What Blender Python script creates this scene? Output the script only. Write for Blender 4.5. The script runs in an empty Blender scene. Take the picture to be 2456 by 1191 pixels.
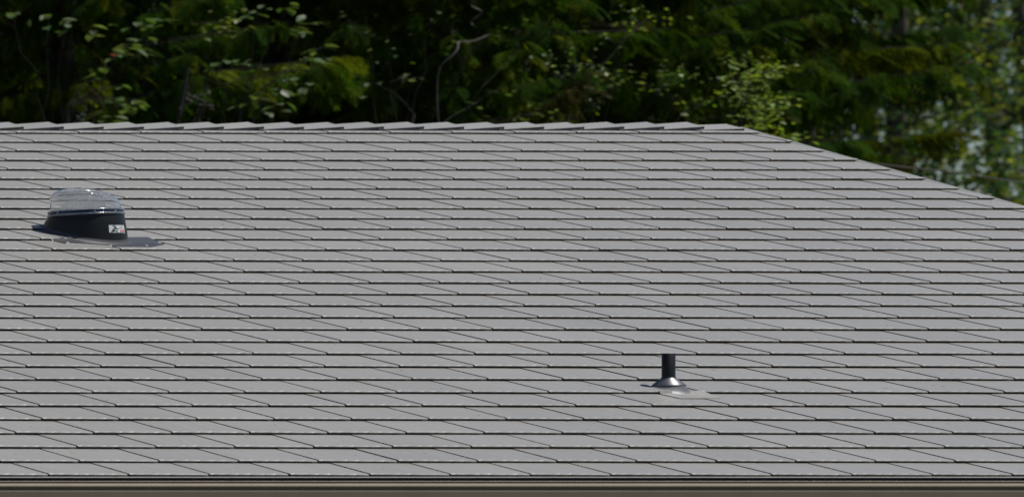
import bpy, bmesh, math, random
import numpy as np
from mathutils import Vector, Matrix

SC = bpy.context.scene
COL = SC.collection
R = math.radians
rnd = random.Random(7)

# ------------------------------------------------------------------ camera, world, sun, exposure
CAMZ = 2.15                       # camera height above the ground
FPX, PPX, PPY = 9171.0, -9750.0, 1316.0      # focal length and principal point, in photo pixels
IW, IH = 2456.0, 1191.0
cam = bpy.data.cameras.new('camera')
camo = bpy.data.objects.new('camera', cam)
COL.objects.link(camo)
camo.location = (0, 0, CAMZ)
camo.rotation_euler = (R(90), 0, 0)
cam.sensor_width = 36
cam.lens = FPX / IW * 36
cam.shift_x = (IW / 2 - PPX) / IW
cam.shift_y = (PPY - IH / 2) / IW
cam.clip_start = 0.5
cam.clip_end = 5000
cam.dof.use_dof = True
cam.dof.focus_distance = 32.0
cam.dof.aperture_fstop = 1.75
SC.camera = camo

SUN = Vector((0.352, -0.235, 0.90)).normalized()
world = bpy.data.worlds.new('World')
SC.world = world
world.use_nodes = True
wn = world.node_tree
wn.nodes.clear()
wo = wn.nodes.new('ShaderNodeOutputWorld')
wb = wn.nodes.new('ShaderNodeBackground')
ws = wn.nodes.new('ShaderNodeTexSky')
ws.sky_type = 'NISHITA'
ws.sun_disc = False
ws.sun_elevation = math.asin(SUN.z)
ws.sun_rotation = math.atan2(SUN.x, SUN.y)
ws.air_density = 1.0
ws.dust_density = 0.15
ws.ozone_density = 2.0
wb.inputs['Strength'].default_value = 0.062
wn.links.new(ws.outputs[0], wb.inputs[0])
wn.links.new(wb.outputs[0], wo.inputs[0])

sl = bpy.data.lights.new('sun', 'SUN')
sl.energy = 4.5
sl.angle = R(0.53)
sl.color = (1.0, 0.965, 0.90)
so = bpy.data.objects.new('sun', sl)
COL.objects.link(so)
so.location = (60, 10, 60)
so.rotation_euler = (-SUN).to_track_quat('-Z', 'Y').to_euler()

SC.render.engine = 'CYCLES'
SC.view_settings.view_transform = 'Standard'
SC.view_settings.look = 'None'
SC.view_settings.exposure = 0.0
SC.view_settings.gamma = 1.0
SC.view_settings.use_curve_mapping = False
SC.cycles.max_bounces = 10
SC.cycles.diffuse_bounces = 3
SC.cycles.glossy_bounces = 3
SC.cycles.transmission_bounces = 10
SC.cycles.transparent_max_bounces = 8
SC.cycles.use_denoising = True
SC.cycles.sample_clamp_indirect = 6.0


# ------------------------------------------------------------------ helpers
def lin(o, v):
    return o


class Nodes:
    def __init__(self, name):
        self.m = bpy.data.materials.new(name)
        self.m.use_nodes = True
        self.t = self.m.node_tree
        self.b = self.t.nodes['Principled BSDF']

    def n(self, kind, **kw):
        x = self.t.nodes.new(kind)
        for k, v in kw.items():
            setattr(x, k, v)
        return x

    def l(self, a, b):
        self.t.links.new(a, b)

    def set(self, **kw):
        for k, v in kw.items():
            self.b.inputs[k.replace('_', ' ')].default_value = v
        return self


def rgba(c, a=1.0):
    return (c[0], c[1], c[2], a)


def simple_mat(name, color, rough=0.5, metal=0.0, spec=0.5, noise=0.12, scale=30.0, bump=0.0):
    N = Nodes(name)
    N.set(Roughness=rough, Metallic=metal)
    N.b.inputs['Specular IOR Level'].default_value = spec
    tc = N.n('ShaderNodeTexCoord')
    nz = N.n('ShaderNodeTexNoise')
    nz.inputs['Scale'].default_value = scale
    nz.inputs['Detail'].default_value = 5
    N.l(tc.outputs['Object'], nz.inputs['Vector'])
    mr = N.n('ShaderNodeMapRange')
    mr.inputs['From Min'].default_value = 0.3
    mr.inputs['From Max'].default_value = 0.7
    mr.inputs['To Min'].default_value = 1 - noise
    mr.inputs['To Max'].default_value = 1 + noise
    N.l(nz.outputs['Fac'], mr.inputs['Value'])
    mx = N.n('ShaderNodeVectorMath', operation='SCALE')
    mx.inputs[0].default_value = color
    N.l(mr.outputs[0], mx.inputs['Scale'])
    N.l(mx.outputs[0], N.b.inputs['Base Color'])
    if bump:
        bp = N.n('ShaderNodeBump')
        bp.inputs['Strength'].default_value = bump
        bp.inputs['Distance'].default_value = 0.01
        N.l(nz.outputs['Fac'], bp.inputs['Height'])
        N.l(bp.outputs[0], N.b.inputs['Normal'])
    return N.m


def link_mesh(name, me, mat=None, parent=None):
    if mat is not None and not me.materials:
        me.materials.append(mat)
    o = bpy.data.objects.new(name, me)
    COL.objects.link(o)
    if parent is not None:
        o.parent = parent
    return o


def pydata(name, V, F, mat=None, parent=None, smooth=False):
    me = bpy.data.meshes.new(name)
    me.from_pydata([tuple(v) for v in V], [], F)
    me.update()
    if smooth:
        me.polygons.foreach_set('use_smooth', [True] * len(me.polygons))
    return link_mesh(name, me, mat, parent)


def empty(name, loc=(0, 0, 0)):
    o = bpy.data.objects.new(name, None)
    o.location = loc
    o.empty_display_size = 0.2
    COL.objects.link(o)
    return o


def tag(o, label=None, cat=None, group=None, kind=None):
    if label:
        o['label'] = label
    if cat:
        o['category'] = cat
    if group:
        o['group'] = group
    if kind:
        o['kind'] = kind
    return o


def big_mesh(name, V, F, tint=None, mat=None, parent=None, smooth=False):
    """V (n,3), F (m,k) arrays -> mesh, with an optional per-vertex tint (n,3)."""
    V = np.asarray(V, np.float32)
    F = np.asarray(F, np.int32)
    me = bpy.data.meshes.new(name)
    k = F.shape[1]
    me.vertices.add(len(V))
    me.vertices.foreach_set('co', V.ravel())
    me.loops.add(F.size)
    me.loops.foreach_set('vertex_index', F.ravel())
    me.polygons.add(len(F))
    me.polygons.foreach_set('loop_start', np.arange(0, F.size, k, dtype=np.int32))
    me.polygons.foreach_set('loop_total', np.full(len(F), k, np.int32))
    if smooth:
        me.polygons.foreach_set('use_smooth', np.ones(len(F), bool))
    me.update(calc_edges=True)
    if tint is not None:
        at = me.attributes.new('tint', 'FLOAT_COLOR', 'POINT')
        c = np.ones((len(V), 4), np.float32)
        c[:, :3] = tint
        at.data.foreach_set('color', c.ravel())
    return link_mesh(name, me, mat, parent)


def tube_arrays(P, rad, seg=6):
    """A tapering tube along the points P."""
    P = np.asarray(P, float)
    n = len(P)
    rad = np.broadcast_to(np.asarray(rad, float), (n,))
    T = np.gradient(P, axis=0)
    T /= np.linalg.norm(T, axis=1)[:, None] + 1e-9
    up = np.where(np.abs(T[:, 2:3]) > 0.9, np.array([[1.0, 0, 0]]), np.array([[0, 0, 1.0]]))
    A = np.cross(T, up)
    A /= np.linalg.norm(A, axis=1)[:, None] + 1e-9
    B = np.cross(T, A)
    an = np.linspace(0, 2 * np.pi, seg, endpoint=False)
    V = P[:, None, :] + rad[:, None, None] * (np.cos(an)[None, :, None] * A[:, None, :] + np.sin(an)[None, :, None] * B[:, None, :])
    V = V.reshape(-1, 3)
    F = []
    for i in range(n - 1):
        for j in range(seg):
            a = i * seg + j
            b = i * seg + (j + 1) % seg
            F.append((a, b, b + seg, a + seg))
    return V, np.array(F, np.int32)


def join_arrays(parts):
    Vs, Fs, o = [], [], 0
    for V, F in parts:
        Vs.append(V)
        Fs.append(np.asarray(F) + o)
        o += len(V)
    return np.concatenate(Vs), np.concatenate(Fs)


def lathe(profile, seg=48, center=(0, 0, 0), slope_bottom=None):
    """profile: list of (r, z, k); k = share of the roof slope followed at that ring (0 level .. 1 in the roof plane)."""
    V, F = [], []
    m = len(profile)
    for (r, z, k) in profile:
        for j in range(seg):
            a = 2 * math.pi * j / seg
            x, y = r * math.cos(a), r * math.sin(a)
            V.append((center[0] + x, center[1] + y, center[2] + z + k * y * TANB))
    for i in range(m - 1):
        for j in range(seg):
            a = i * seg + j
            b = i * seg + (j + 1) % seg
            F.append((a, b, b + seg, a + seg))
    return V, F


# ------------------------------------------------------------------ roof frame
BETA = math.atan(5 / 12)
TANB, CB, SB = math.tan(BETA), math.cos(BETA), math.sin(BETA)
EXPO, PW = 0.305, 0.61           # exposure and width of one shingle
EY = 29.02                       # the eave line
EZ = CAMZ + (PPY - 1142.8) / FPX * EY - 0.012
LR = 30.66 * EXPO                # slope length, eave to ridge
RIDGE_Y, RIDGE_Z = EY + LR * CB, EZ + LR * SB
BACK_Y = RIDGE_Y + (RIDGE_Y - EY)
HX0 = 25.0                       # far left end of the house


def roof_pt(x, s, h=0.0):
    return Vector((x, EY + s * CB - h * SB, EZ + s * SB + h * CB))


def gable_x(s):                  # the rake leans out towards the ridge
    return 47.30 - 0.158 * (37.605 - (EY + s * CB))


ROOF_ROT = Matrix.Rotation(BETA, 4, 'X')

# ------------------------------------------------------------------ materials
# shingle: painted steel, brushed grain running down the slope
N = Nodes('shingle_paint')
N.set(Roughness=0.42)
N.b.inputs['Specular IOR Level'].default_value = 0.9
tc = N.n('ShaderNodeTexCoord')
oi = N.n('ShaderNodeObjectInfo')
ge = N.n('ShaderNodeNewGeometry')
mp = N.n('ShaderNodeMapping')
mp.inputs['Rotation'].default_value = (-BETA, 0, 0)
N.l(ge.outputs['Position'], mp.inputs['Vector'])
sc1 = N.n('ShaderNodeVectorMath', operation='MULTIPLY')
sc1.inputs[1].default_value = (46.0, 1.6, 1.0)
N.l(mp.outputs[0], sc1.inputs[0])
g1 = N.n('ShaderNodeTexNoise')
g1.inputs['Scale'].default_value = 1.0
g1.inputs['Detail'].default_value = 4
N.l(sc1.outputs[0], g1.inputs['Vector'])
g2 = N.n('ShaderNodeTexNoise')
g2.inputs['Scale'].default_value = 0.55
g2.inputs['Detail'].default_value = 3
N.l(ge.outputs['Position'], g2.inputs['Vector'])
g3 = N.n('ShaderNodeTexNoise')
g3.inputs['Scale'].default_value = 5.0
g3.inputs['Detail'].default_value = 6
N.l(ge.outputs['Position'], g3.inputs['Vector'])


def maprange(N, src, a, b, c, d):
    m = N.n('ShaderNodeMapRange')
    for i, v in zip(('From Min', 'From Max', 'To Min', 'To Max'), (a, b, c, d)):
        m.inputs[i].default_value = v
    N.l(src, m.inputs['Value'])
    return m.outputs[0]


def mul(N, a, b):
    m = N.n('ShaderNodeMath', operation='MULTIPLY')
    N.l(a, m.inputs[0])
    if isinstance(b, float):
        m.inputs[1].default_value = b
    else:
        N.l(b, m.inputs[1])
    return m.outputs[0]


v = mul(N, maprange(N, g1.outputs['Fac'], 0.3, 0.7, 0.87, 1.10), maprange(N, g2.outputs['Fac'], 0.3, 0.7, 0.95, 1.05))
v = mul(N, v, maprange(N, g3.outputs['Fac'], 0.3, 0.7, 0.97, 1.03))
v = mul(N, v, maprange(N, oi.outputs['Random'], 0.0, 1.0, 0.95, 1.045))
cs = N.n('ShaderNodeVectorMath', operation='SCALE')
cs.inputs[0].default_value = (0.247, 0.239, 0.225)
N.l(v, cs.inputs['Scale'])
N.l(cs.outputs[0], N.b.inputs['Base Color'])
N.l(maprange(N, g1.outputs['Fac'], 0.3, 0.7, 0.44, 0.36), N.b.inputs['Roughness'])
bp = N.n('ShaderNodeBump')
bp.inputs['Strength'].default_value = 0.25
bp.inputs['Distance'].default_value = 0.0012
N.l(g1.outputs['Fac'], bp.inputs['Height'])
N.l(bp.outputs[0], N.b.inputs['Normal'])
M_SHINGLE = N.m

M_DECK = simple_mat('roof_underlay', (0.03, 0.03, 0.032), 0.8)
M_JOINT = simple_mat('shaded_shingle_edge', (0.048, 0.036, 0.028), 0.8, noise=.3)  # dark side walls: the shade in the joints put into the colour
M_SLATE = simple_mat('dark_slate_lip', (0.045, 0.050, 0.060), 0.6, noise=.15)
M_DARK = simple_mat('dark_brown_trim', (0.055, 0.050, 0.043), 0.30)
M_GUTTER = simple_mat('brown_gutter_paint', (0.26, 0.215, 0.16), 0.28, noise=0.06, scale=6)
M_FASCIA = simple_mat('brown_fascia_paint', (0.05, 0.045, 0.038), 0.6)
M_TROUGH_SHADE = simple_mat('gutter_trough_shade', (0.025, 0.021, 0.016), 0.9, noise=.4)  # shade inside the trough, put into the colour
M_SIDING = simple_mat('grey_siding_paint', (0.30, 0.30, 0.28), 0.7)
M_GROUND = simple_mat('dry_grass_and_soil', (0.085, 0.08, 0.05), 0.95, noise=0.45, scale=1.2)
M_FLASH = simple_mat('dark_steel_flashing', (0.055, 0.055, 0.062), 0.36, metal=0.15)
M_FOOT = simple_mat('dull_dark_steel', (0.065, 0.065, 0.072), 0.55, spec=0.25)
M_FLASH2 = simple_mat('pale_steel_flashing', (0.24, 0.232, 0.22), 0.5, metal=0.1)
M_BLACK = simple_mat('black_rubber_paint', (0.008, 0.008, 0.009), 0.42, spec=0.35)
M_PIPE = simple_mat('black_plastic_pipe', (0.008, 0.009, 0.009), 0.45, spec=0.35)
M_WOOD = simple_mat('bark', (0.10, 0.085, 0.07), 0.9, noise=0.4, scale=9, bump=0.6)
M_BARK_RED = simple_mat('cedar_bark', (0.020, 0.016, 0.012), 0.9, noise=0.4, scale=9, bump=0.6)
M_TWIG = simple_mat('pale_dead_twig', (0.075, 0.066, 0.056), 0.85, noise=0.3, scale=20)
M_WIRE = simple_mat('weathered_cable_sheath', (0.06, 0.05, 0.04), 0.6)


def leaf_mat(name, gain=1.0, trans=0.35, rough=0.45, spec=0.4):
    N = Nodes(name)
    at = N.n('ShaderNodeAttribute')
    at.attribute_name = 'tint'
    nz = N.n('ShaderNodeTexNoise')
    nz.inputs['Scale'].default_value = 3.0
    ge = N.n('ShaderNodeNewGeometry')
    N.l(ge.outputs['Position'], nz.inputs['Vector'])
    s = N.n('ShaderNodeVectorMath', operation='SCALE')
    N.l(at.outputs['Color'], s.inputs[0])
    N.l(maprange(N, nz.outputs['Fac'], 0.3, 0.7, 0.75 * gain, 1.25 * gain), s.inputs['Scale'])
    N.set(Roughness=rough)
    N.b.inputs['Specular IOR Level'].default_value = spec
    N.l(s.outputs[0], N.b.inputs['Base Color'])
    tr = N.n('ShaderNodeBsdfTranslucent')
    tm = N.n('ShaderNodeVectorMath', operation='MULTIPLY')
    tm.inputs[1].default_value = (1.5, 1.45, 0.55)
    N.l(s.outputs[0], tm.inputs[0])
    N.l(tm.outputs[0], tr.inputs['Color'])
    mx = N.n('ShaderNodeMixShader')
    mx.inputs[0].default_value = trans
    N.l(N.b.outputs[0], mx.inputs[1])
    N.l(tr.outputs[0], mx.inputs[2])
    out = N.t.nodes['Material Output']
    N.l(mx.outputs[0], out.inputs['Surface'])
    return N.m


M_CEDAR = leaf_mat('cedar_foliage', 1.5, 0.45, 0.85, 0.02)
M_LEAF = leaf_mat('broad_leaf', 1.0, 0.40, 0.45, 0.4)
M_COTTON = leaf_mat('glossy_poplar_leaf', 1.35, 0.45, 0.36, 0.42)

# ------------------------------------------------------------------ ground
gr = pydata('ground', [(-900, -900, 0), (1400, -900, 0), (1400, 1900, 0), (-900, 1900, 0)], [(0, 1, 2, 3)], M_GROUND)
tag(gr, kind='structure')

# ------------------------------------------------------------------ house body
house = empty('house', (36, 36, 0))
tag(house, 'low house under a grey metal shingle roof with brown gutter', 'house')


def under_house(o):
    o.parent = house
    o.matrix_parent_inverse = Matrix.Translation((-36, -36, 0))
    return o


def box(x0, x1, y0, y1, z0, z1):
    V = [(x, y, z) for z in (z0, z1) for y in (y0, y1) for x in (x0, x1)]
    F = [(0, 2, 3, 1), (4, 5, 7, 6), (0, 1, 5, 4), (1, 3, 7, 5), (3, 2, 6, 7), (2, 0, 4, 6)]
    return V, F


# walls with gable ends
wx1 = gable_x(0) - 0.9
wy0, wy1 = EY + 0.55, BACK_Y - 0.55
zt0 = EZ + 0.55 * TANB - 0.16
zr = RIDGE_Z - 0.2
V = [(HX0 + .6, wy0, 0), (wx1, wy0, 0), (wx1, wy1, 0), (HX0 + .6, wy1, 0),
     (HX0 + .6, wy0, zt0), (wx1, wy0, zt0), (wx1, wy1, zt0), (HX0 + .6, wy1, zt0),
     (HX0 + .6, RIDGE_Y, zr), (wx1, RIDGE_Y, zr)]
F = [(0, 1, 5, 4), (1, 2, 6, 9, 5), (2, 3, 7, 6), (3, 0, 4, 8, 7)]
under_house(pydata('wall', V, F, M_SIDING))

# roof deck: a slab following both slopes, the rake leaning out towards the ridge
gx0, gx1 = gable_x(0) - 0.012, gable_x(LR) - 0.012
pts = [(EY + .012, EZ - .002), (RIDGE_Y, RIDGE_Z - .004), (BACK_Y, EZ - .002),
       (BACK_Y, EZ - .10), (RIDGE_Y, RIDGE_Z - .104), (EY + .012, EZ - .10)]
gx = [gx0, gx1, gx0, gx0, gx1, gx0]
V = [(HX0, y, z) for (y, z) in pts] + [(g, y, z) for g, (y, z) in zip(gx, pts)]
F = [(0, 6, 7, 1), (1, 7, 8, 2), (2, 8, 9, 3), (3, 9, 10, 4), (4, 10, 11, 5), (5, 11, 6, 0),
     (0, 1, 4, 5), (1, 2, 3, 4), (6, 11, 10, 7), (7, 10, 9, 8)]
roof = under_house(pydata('roof', V, F, M_DECK))

# soffit + fascia + drip edge + gutter
V, F = box(HX0 + .02, gable_x(0) - .05, EY + .06, EY + .545, EZ - .30, EZ - .285)
under_house(pydata('soffit', V, F, M_FASCIA))
V, F = box(HX0 + .01, gable_x(0) - .02, EY + .022, EY + .055, EZ - .33, EZ - .104)
under_house(pydata('fascia_board', V, F, M_FASCIA))


def extrude_x(prof, x0, x1, step=None):
    """Extrude an open (y, z) profile along x."""
    xs = [x0, x1] if not step else list(np.arange(x0, x1, step)) + [x1]
    V, F = [], []
    m = len(prof)
    for x in xs:
        for (y, z) in prof:
            V.append((x, y, z))
    for i in range(len(xs) - 1):
        for j in range(m - 1):
            a = i * m + j
            F.append((a, a + m, a + m + 1, a + 1))
    return V, F


# drip edge: a bent strip under the first course
prof = [(EY + .06, EZ + .0265), (EY - .010, EZ + .0098), (EY - .013, EZ + .0078), (EY - .0125, EZ + .0052), (EY + .004, EZ + .0047), (EY + .020, EZ + .0045)]
under_house(pydata('drip_edge', *extrude_x(prof, HX0, gable_x(0)), M_SHINGLE))

# gutter: hemmed lip, rolled upper face, undercut, then a flat lower face
gy = EY - .135
gz = CAMZ + (PPY - 1152.0) / FPX * gy
prof = [(EY + .020, gz - .012), (EY + .020, gz - .150), (gy + .045, gz - .150)]
face = [(gy + .045, gz - .150), (gy + .012, gz - .149), (gy + .005, gz - .144), (gy + .002, gz - .130), (gy - .006, gz - .078),
        (gy - .003, gz - .073), (gy + .014, gz - .069), (gy + .020, gz - .063), (gy + .016, gz - .057), (gy + .004, gz - .0515),
        (gy - .008, gz - .046), (gy - .0125, gz - .0405), (gy - .0115, gz - .035), (gy - .006, gz - .0275),
        (gy + .002, gz - .0195), (gy + .009, gz - .0140), (gy + .0145, gz - .0125), (gy + .0135, gz - .0105), (gy + .0125, gz - .0095),
        (gy + .002, gz - .0092), (gy, gz - .0075), (gy + .0005, gz - .002), (gy + .004, gz), (gy + .016, gz), (gy + .016, gz - .004), (gy + .022, gz - .03)]
prof = prof + face[1:]
gut = under_house(pydata('gutter', *extrude_x(prof, HX0 + .05, gable_x(0) - .03, 0.9), M_GUTTER))
gut.data.materials.append(M_TROUGH_SHADE)
for p_ in gut.data.polygons:          # inside of the trough, the overhang's shade painted on as dark colour
    if p_.index % (len(prof) - 1) in (0, 1) or p_.index % (len(prof) - 1) >= len(prof) - 3:
        p_.material_index = 1
# gutter end cap
capv = [(gable_x(0) - .028, y, z) for (y, z) in prof]
me = bpy.data.meshes.new('gutter_end_cap')
me.from_pydata(capv, [], [tuple(range(len(capv)))])
under_house(link_mesh('gutter_end_cap', me, M_GUTTER))

# ------------------------------------------------------------------ shingles
ROW_Y = [319.1, 341.6, 362.9, 385.2, 407.4, 431.1, 454.3, 477.8, 501.1, 526, 550.4, 575.5, 601.8, 627.4, 652.9, 679.5, 707.8, 734.4,
         762.1, 790.9, 820.3, 850.4, 880.5, 911.1, 941.5, 973.4, 1007.1, 1040.5, 1074.7, 1107.6, 1139.4]
ROW_X = [1085.5, 1134.4, 1100.2, 1084.4, 1095.8, 1088.8, 1061.1, 1086.3, 1112.4, 1083.9, 1097.4, 1074.1, 1110.3, 1057.8, 1086.3, 1054.6,
         1098.9, 1086.3, 1118.1, 1181.1, 1168.2, 1139.3, 1136.8, 1169.4, 1133.6, 1197.1, 1214.2, 1161.2, 1130.8, 1145.1, 1086.7]

# stations across one shingle with the height of the embossing at its butt
EMB = [(0, .0), (.034, 0), (.050, 1), (.085, .25), (.150, .1), (.166, .8), (.215, .75), (.262, .9), (.290, .1), (.350, 0), (.366, 1), (.400, .2),
       (.490, .05), (.506, 1), (.545, .55), (.590, .1), (.680, 0), (.696, 1), (.730, .2), (.820, 0), (.836, .9), (.880, .45), (.930, .1), (1.0, .1)]
COLS = [e[0] for e in EMB]
BUMP = dict(EMB)


SH_T0, SH_T1, SH_K, SH_Z = .0232, .0225, .0036, .004     # butt height at left / right end, side step, back height


def shingle_surf(u, q):
    """Height of a shingle's face above the deck; u across (0..1), q up the slope from its butt."""
    return SH_Z + SH_K * (1 - u) + (SH_T0 + (SH_T1 - SH_T0) * u) * (1 - q / EXPO)


def shingle_mesh(name, seed, w=PW - .0105, emb=None):
    rr = random.Random(seed)
    V, F = [], []
    cols_ = emb or COLS
    for c in cols_:
        x = c * w
        T = SH_T0 + (SH_T1 - SH_T0) * c
        k = SH_K * (1 - c)
        b = BUMP.get(c, 0.0) * .0032 * rr.uniform(.5, 1.25)
        wav = rr.uniform(-.0009, .0009)
        zt = SH_Z + k
        top = zt + T
        prof = [(EXPO + .05, .001 + k * .4), (EXPO, zt), (.040, zt + T * (1 - .04 / EXPO)),
                (.022, top - .0012 + b * .35), (.0120 - b * .5, top - .0016 + b), (.0050 - b * .5, top - .0048 + b * .75),
                (.0003 - b * .5 + wav, top - .0080 + b * .3), (.0050 + wav, top - .0125), (.060, top - .0135)]
        rows = len(prof)
        V += [(x, y, z) for (y, z) in prof]
    n = len(cols_)
    for i in range(n - 1):
        for j in range(rows - 1):
            a = i * rows + j
            F.append((a, a + 1, a + rows + 1, a + rows))
    # left side wall down to the deck
    base = len(V)
    for j in range(8):
        x, y, z = V[j]
        V.append((0, y, z))
        V.append((0, y, z - .002 if j > 6 else -.001))
    for j in range(7):
        q = base + 2 * j
        F.append((q, q + 1, q + 3, q + 2))
    me = bpy.data.meshes.new(name)
    me.from_pydata(V, [], F)
    me.update()
    me.materials.append(M_SHINGLE)
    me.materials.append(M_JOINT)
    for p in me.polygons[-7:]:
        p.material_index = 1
    sm = []
    for i in range((n - 1) * (rows - 1)):
        sm.append(i % (rows - 1) < 6)
    sm += [False] * 7
    me.polygons.foreach_set('use_smooth', sm)
    return me


SH = [shingle_mesh('shingle', 100 + i) for i in range(4)]
SHLOW = shingle_mesh('shingle', 110, emb=[0, .33, .67, 1.0])


def img(p):
    return (PPX + FPX * p.x / p.y, PPY - FPX * (p.z - CAMZ) / p.y)


spots = []
for r in range(31):
    k = 30 - r
    s = k * EXPO + (.020 if k == 0 else 0)
    Yr = EY * (1 + .0097 * k)
    xj = (ROW_X[r] - PPX) / FPX * Yr
    xj -= math.floor((xj - HX0) / PW) * PW
    g = gable_x(s)
    x = xj
    while x < gable_x(s + EXPO):
        spots.append((k, s, x))
        x += PW


def place_matrix(k, s, x):
    p = roof_pt(x, s, 0)
    jig = Matrix.Rotation(rnd.gauss(0, .0009), 4, 'Z') @ Matrix.Rotation(rnd.gauss(0, .0012), 4, 'Y')
    return Matrix.Translation(p) @ ROOF_ROT @ jig


single, rest = [], []
for (k, s, x) in sorted(spots):
    a, b = img(roof_pt(x, s)), img(roof_pt(x + PW, s + EXPO))
    inside = a[0] < IW + 5 and b[0] > -25
    (single if inside and len(single) < 300 else rest).append((k, s, x))


def clip_needed(s, x):
    return x + PW + .02 > min(gable_x(s - .01), gable_x(s + EXPO + .06))


def clipped(me, M, name):
    bm = bmesh.new()
    bm.from_mesh(me)
    bm.transform(M)
    p0 = Vector((gable_x(0), EY, 0))
    p1 = Vector((gable_x(LR), RIDGE_Y, 0))
    d = (p1 - p0).normalized()
    nrm = Vector((d.y, -d.x, 0))
    bmesh.ops.bisect_plane(bm, geom=bm.verts[:] + bm.edges[:] + bm.faces[:], plane_co=p0, plane_no=nrm, clear_outer=True)
    return bm


for i, (k, s, x) in enumerate(single):
    M = place_matrix(k, s, x)
    me = SH[rnd.randrange(4)]
    if clip_needed(s, x):
        bm = clipped(me, M, 'shingle')
        if not bm.faces:
            bm.free()
            continue
        me2 = bpy.data.meshes.new('shingle')
        bm.to_mesh(me2)
        bm.free()
        me2.materials.append(M_SHINGLE)
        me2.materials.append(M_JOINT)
        o = link_mesh('shingle', me2)
        o.parent = roof
    else:
        o = link_mesh('shingle', me)
        o.parent = roof
        o.matrix_local = M
# the remaining, smaller-looking courses near the ridge and beyond the frame: one joined part
bmr = bmesh.new()
for (k, s, x) in rest:
    M = place_matrix(k, s, x)
    q0, q1 = img(roof_pt(x, s)), img(roof_pt(x + PW, s + EXPO))
    me = SH[rnd.randrange(4)] if q0[0] < IW + 60 and q1[0] > -80 else SHLOW
    if clip_needed(s, x):
        b2 = clipped(me, M, 'x')
        t = bpy.data.meshes.new('t')
        b2.to_mesh(t)
        b2.free()
        if t.polygons:
            t.polygons.foreach_set('use_smooth', [True] * len(t.polygons))
        bmr.from_mesh(t)
        bpy.data.meshes.remove(t)
    else:
        t = me.copy()
        t.transform(M)
        bmr.from_mesh(t)
        bpy.data.meshes.remove(t)
mr_ = bpy.data.meshes.new('upper_shingle')
bmesh.ops.bisect_plane(bmr, geom=bmr.verts[:] + bmr.edges[:] + bmr.faces[:], plane_co=(0, RIDGE_Y - .012, 0), plane_no=(0, 1, 0), clear_outer=True)
bmr.to_mesh(mr_)
bmr.free()
mr_.materials.append(M_SHINGLE)
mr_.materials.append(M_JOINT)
o = link_mesh('upper_shingle', mr_, None, roof)
tag(o, kind='stuff')

# rake edge trim under the cut shingles
V, F = [], []
rake = ((-.030, .006), (.002, .0225), (.011, .0225), (.014, .020), (.013, -.07), (-.03, -.07), (-.022, -.004))
for s in (-.002, LR):
    g = gable_x(s)
    for (dx, h) in rake:
        V.append(roof_pt(g + dx, s, h))
for j in range(7):
    F.append((j, (j + 1) % 7, 7 + (j + 1) % 7, 7 + j))
under_house(pydata('rake_board', V, F, M_SHINGLE))

# ------------------------------------------------------------------ ridge caps
CAPL = .3927


def cap_mesh(last=False):
    L, wd, lip = CAPL + .045, .150, .027
    V, F = [], []
    for x, h in ((0, .006), (L, .034 if not last else .020)):
        ridge_h = h + .004
        # cross-section, front lip bottom -> front edge -> near apex (rounded) -> back edge -> back lip
        for (q, dz) in ((-wd + .010, -lip), (-wd, 0), (-.012, .0), (0, .002), (.012, .0), (wd, 0), (wd - .010, -lip)):
            V.append((x, q * CB, -abs(q) * SB + ridge_h / CB + dz + .021))
    for j in range(6):
        F.append((j, j + 7, j + 8, j + 1))
    # butt end: a turned-down strip at the right-hand end
    b = len(V)
    for j in range(7):
        x, y, z = V[7 + j]
        V.append((x - .002, y, z - lip * (1 if 0 < j < 6 else .2)))
    for j in range(6):
        F.append((7 + j, b + j, b + j + 1, 8 + j))
    me = bpy.data.meshes.new('ridge_cap')
    me.from_pydata(V, [], F)
    me.materials.append(M_SHINGLE)
    me.materials.append(M_SLATE)
    for q in (0, 5, 6, 11):
        me.polygons[q].material_index = 1
    return me


CAP, CAPE = cap_mesh(), cap_mesh(True)
xe = (1786 - PPX) / FPX * (RIDGE_Y - .14)
i = 0
while xe > 27:
    o = link_mesh('ridge_cap', CAPE if i == 0 else CAP)
    o.parent = roof
    o.matrix_local = Matrix.Translation((xe - CAPL - .045, RIDGE_Y, RIDGE_Z + (.004 if i else .0) + rnd.uniform(-.0015, .0015)))
    xe -= CAPL
    i += 1
# ridge backing strip seen between cap and top course
# ------------------------------------------------------------------ debris lying in the joints and on the shingles
V, F, T = [], [], []
cols = [(0.20, 0.075, 0.03), (0.27, 0.12, 0.055), (0.12, 0.05, 0.025), (0.30, 0.19, 0.09)]


def needle(x, s, h, L, w, ang, c):
    a = Vector((math.cos(ang), math.sin(ang)))
    b = Vector((-a.y, a.x))
    o = len(V)
    for (p, q, e) in ((-L, -w, 0), (L * .2, -w, .002), (L, 0, .0008), (L * .2, w, .002), (-L, w, 0)):
        V.append(roof_pt(x + a.x * p + b.x * q, s + a.y * p + b.y * q, h + e))
        T.append(c)
    F.append((o, o + 1, o + 2, o + 3))
    F.append((o, o + 3, o + 4, o + 4)) if False else F.append((o + 3, o + 4, o, o))


V3, F3, T3 = [], [], []


def bit(x, s, h, L, w, ang, c):
    ca, sa = math.cos(ang), math.sin(ang)
    o = len(V3)
    for (p, q, e) in ((-L, 0, 0), (0, -w, .002), (L, 0, .0008), (0, w, .0015)):
        V3.append(roof_pt(x + ca * p - sa * q, s + sa * p + ca * q, h + e))
        T3.append(c)
    F3.append((o, o + 1, o + 2, o + 3))


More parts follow.
